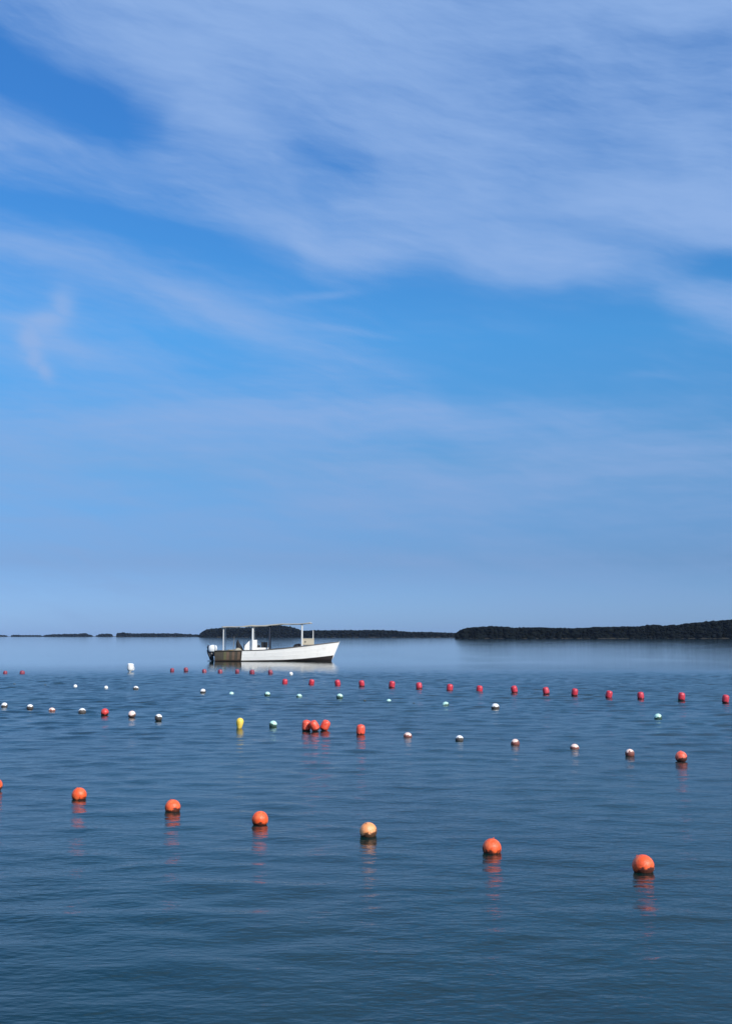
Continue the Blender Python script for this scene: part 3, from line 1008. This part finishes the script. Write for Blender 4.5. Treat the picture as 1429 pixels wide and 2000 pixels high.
# second row, right half
GB = 'balls of the second row, right half'
for px, cy, w, h, st, lb in [
        (796, 1436, 17, 10, 'half', 'low pink and white ball float, next right of the upright orange barrel'),
        (897, 1442, 16, 11, 'white', 'grey white ball float, second right of the upright orange barrel'),
        (1006, 1450, 17, 12, 'half', 'low white and red ball float, third right of the upright orange barrel'),
        (1122, 1459, 18, 11, 'half', 'low white topped ball float, third from the right end of its row'),
        (1230, 1471, 18, 15, 'half', 'half white half orange ball float next to the coral ball'),
        (1331, 1479.5, 23, 23, 'coral', 'large coral red ball float at the right end of the second row')]:
    put_float('ball', px, cy, w, h, st, lb, GB)
GO = 'orange barrel floats'
put_float('barrel', 598, 1418, 17.5, 22.5, 'orangebarrel', 'upright orange barrel float, left one of the cluster of three', GO, (0, .05))
put_float('barrel', 613.5, 1418.8, 17, 23, 'orangebarrel', 'orange barrel float leaning left, middle one of the cluster of three', GO, (.1, -.52))
put_float('barrel', 634.5, 1418, 17, 23, 'orangebarrel', 'orange barrel float leaning right, right one of the cluster of three', GO, (.1, .46))
put_float('barrel', 704, 1426, 17, 21, 'orangebarrel', 'single upright orange barrel float right of the cluster of three', GO, (0, .03))
put_float('ball', 533, 1415, 15.5, 14, 'aqua', 'pale green ball float between the yellow float and the orange cluster', None)
put_float('pear', 468, 1413.5, 14.5, 22, 'yellow', 'yellow pear shaped float, the only yellow one', None, (.05, .06))
put_float('jug', 254, 1305, 12.5, 18, 'jug', 'white plastic jug float left of the boat', None)

# second row, left half
GC = 'balls of the second row, left half'
for px, cy, w, h, st, lb in [
        (8, 1378, 12.5, 11, 'white', 'white ball float near the left edge, first of its row'),
        (58, 1382, 13, 12.5, 'white', 'white ball float, second from the left edge in its row'),
        (101, 1386.5, 13.5, 8, 'half', 'low reddish white ball float, third from the left edge'),
        (160, 1388.5, 14.5, 10, 'white', 'white ball float with dark base, just left of the red ball'),
        (204, 1392, 15.5, 16, 'red', 'round red ball float among white ones, left part of the second row'),
        (257, 1396, 15, 15, 'pink', 'pinkish white ball float, just right of the red ball'),
        (309, 1402, 14.5, 14, 'white', 'white ball float at the right end of the left group')]:
    put_float('ball', px, cy, w, h, st, lb, GC)

# third row: small white and green balls
GD = 'small balls of the third row'
for px, cy, w, h, st, lb in [
        (28, 1336, 8, 2.5, 'dark', 'dark nearly sunken float, leftmost of the two in the third row'),
        (88, 1338, 9, 2.8, 'dark', 'dark nearly sunken float left of the small white balls'),
        (147, 1340, 7.5, 6, 'jug', 'tiny white ball float, leftmost of three below the white jug'),
        (207, 1342.5, 7.5, 6, 'jug', 'tiny white ball float, middle of three below the white jug'),
        (265, 1344, 11, 8, 'white', 'small white ball float with dark base, right of three below the jug'),
        (396, 1350, 11, 9, 'white', 'small white ball float with dark base below the boat stern'),
        (452, 1353.5, 10, 4.5, 'aqua', 'low dark green float between two small balls below the boat'),
        (522, 1356, 11.5, 9.5, 'aqua', 'small pale green ball float below the boat middle'),
        (584, 1359, 11.5, 7, 'aqua', 'low dark green ball float below the boat bow'),
        (663, 1361, 13, 12, 'aqua', 'pale green ball float, largest of the green ones in the third row'),
        (712, 1367.5, 7, 2.2, 'dark', 'dark nearly sunken float right of the largest green ball'),
        (759, 1368.5, 10, 6, 'aqua', 'low small grey green ball float near the picture middle'),
        (808, 1373, 7, 1.8, 'dark', 'dark sunken speck of a float left of the low pale green ball'),
        (870, 1375, 14, 8.5, 'aqua', 'low pale green ball float right of the picture middle'),
        (967, 1380, 16, 12, 'white', 'white ball float with dark red base right of the low green ball'),
        (1285, 1400, 15, 12, 'aqua', 'pale green ball float, farthest right of the green ones'),
        (568, 1316, 7.5, 7, 'jug', 'tiny white ball float in the boat reflection under the bow')]:
    put_float('ball', px, cy, w, h, st, lb, GD)

# far row: crimson barrels
GE = 'crimson barrels of the farthest row, right half'
row = [(556, 1331, 10.5, 10), (608, 1332, 10.5, 11), (659, 1333.5, 11, 12), (706, 1335, 11, 13), (765, 1337, 12, 14), (818, 1339.5, 12, 13.5), (878, 1342.5, 12.5, 13.5),
       (936, 1345, 12.5, 12.5), (1004, 1347, 12.5, 16), (1066, 1349.5, 12.5, 15.5), (1122, 1352.5, 12.5, 16), (1189, 1356.5, 13, 15.5), (1251, 1359, 13, 15), (1331, 1361.5, 13.4, 18), (1417, 1365.5, 13.4, 17.5)]
for i, (px, cy, w, h) in enumerate(row):
    put_float('barrel', px, cy, w, h, 'crimson', f'crimson barrel float, {ORD[len(row) - 1 - i]} from the right in the long far row', GE, (random.uniform(-.12, .12), random.uniform(-.24, .24)))
GF = 'crimson barrels of the farthest row, left half'
row = [(10, 1313, 8, 6), (43, 1313, 10, 7), (336, 1308.5, 8, 7.5), (363, 1308, 8.5, 9), (399, 1310, 9, 7), (430, 1311, 9, 7.5), (463, 1311, 8, 8), (492, 1312.5, 10, 9), (528, 1312.5, 9, 9)]
for i, (px, cy, w, h) in enumerate(row):
    lb = f'tiny dim crimson float, {ORD[i]} from the left edge in the farthest row'
    put_float('barrel', px, cy, w, h, 'dim', lb, GF, (random.uniform(-.12, .12), random.uniform(-.24, .24)))

# ================================================================== sea haze
bm = bmesh.new()
box(bm, (0, 4350, 11.5), (12300, 9600, 25))
hz = bm_obj('haze', bm, None)
mh = bpy.data.materials.new('sea_haze')
mh.use_nodes = True
mh.node_tree.nodes.clear()
kh = G(mh.node_tree)
pv = kh.n('ShaderNodeVolumePrincipled')
pv.inputs['Color'].default_value = (0.50, 0.68, 1.0, 1)
pv.inputs['Density'].default_value = HAZE
kh.link(pv.outputs[0], kh.n('ShaderNodeOutputMaterial').inputs['Volume'])
hz.data.materials.append(mh)
tag(hz, 'thin pale sea haze over the whole water', 'haze', kind='stuff')
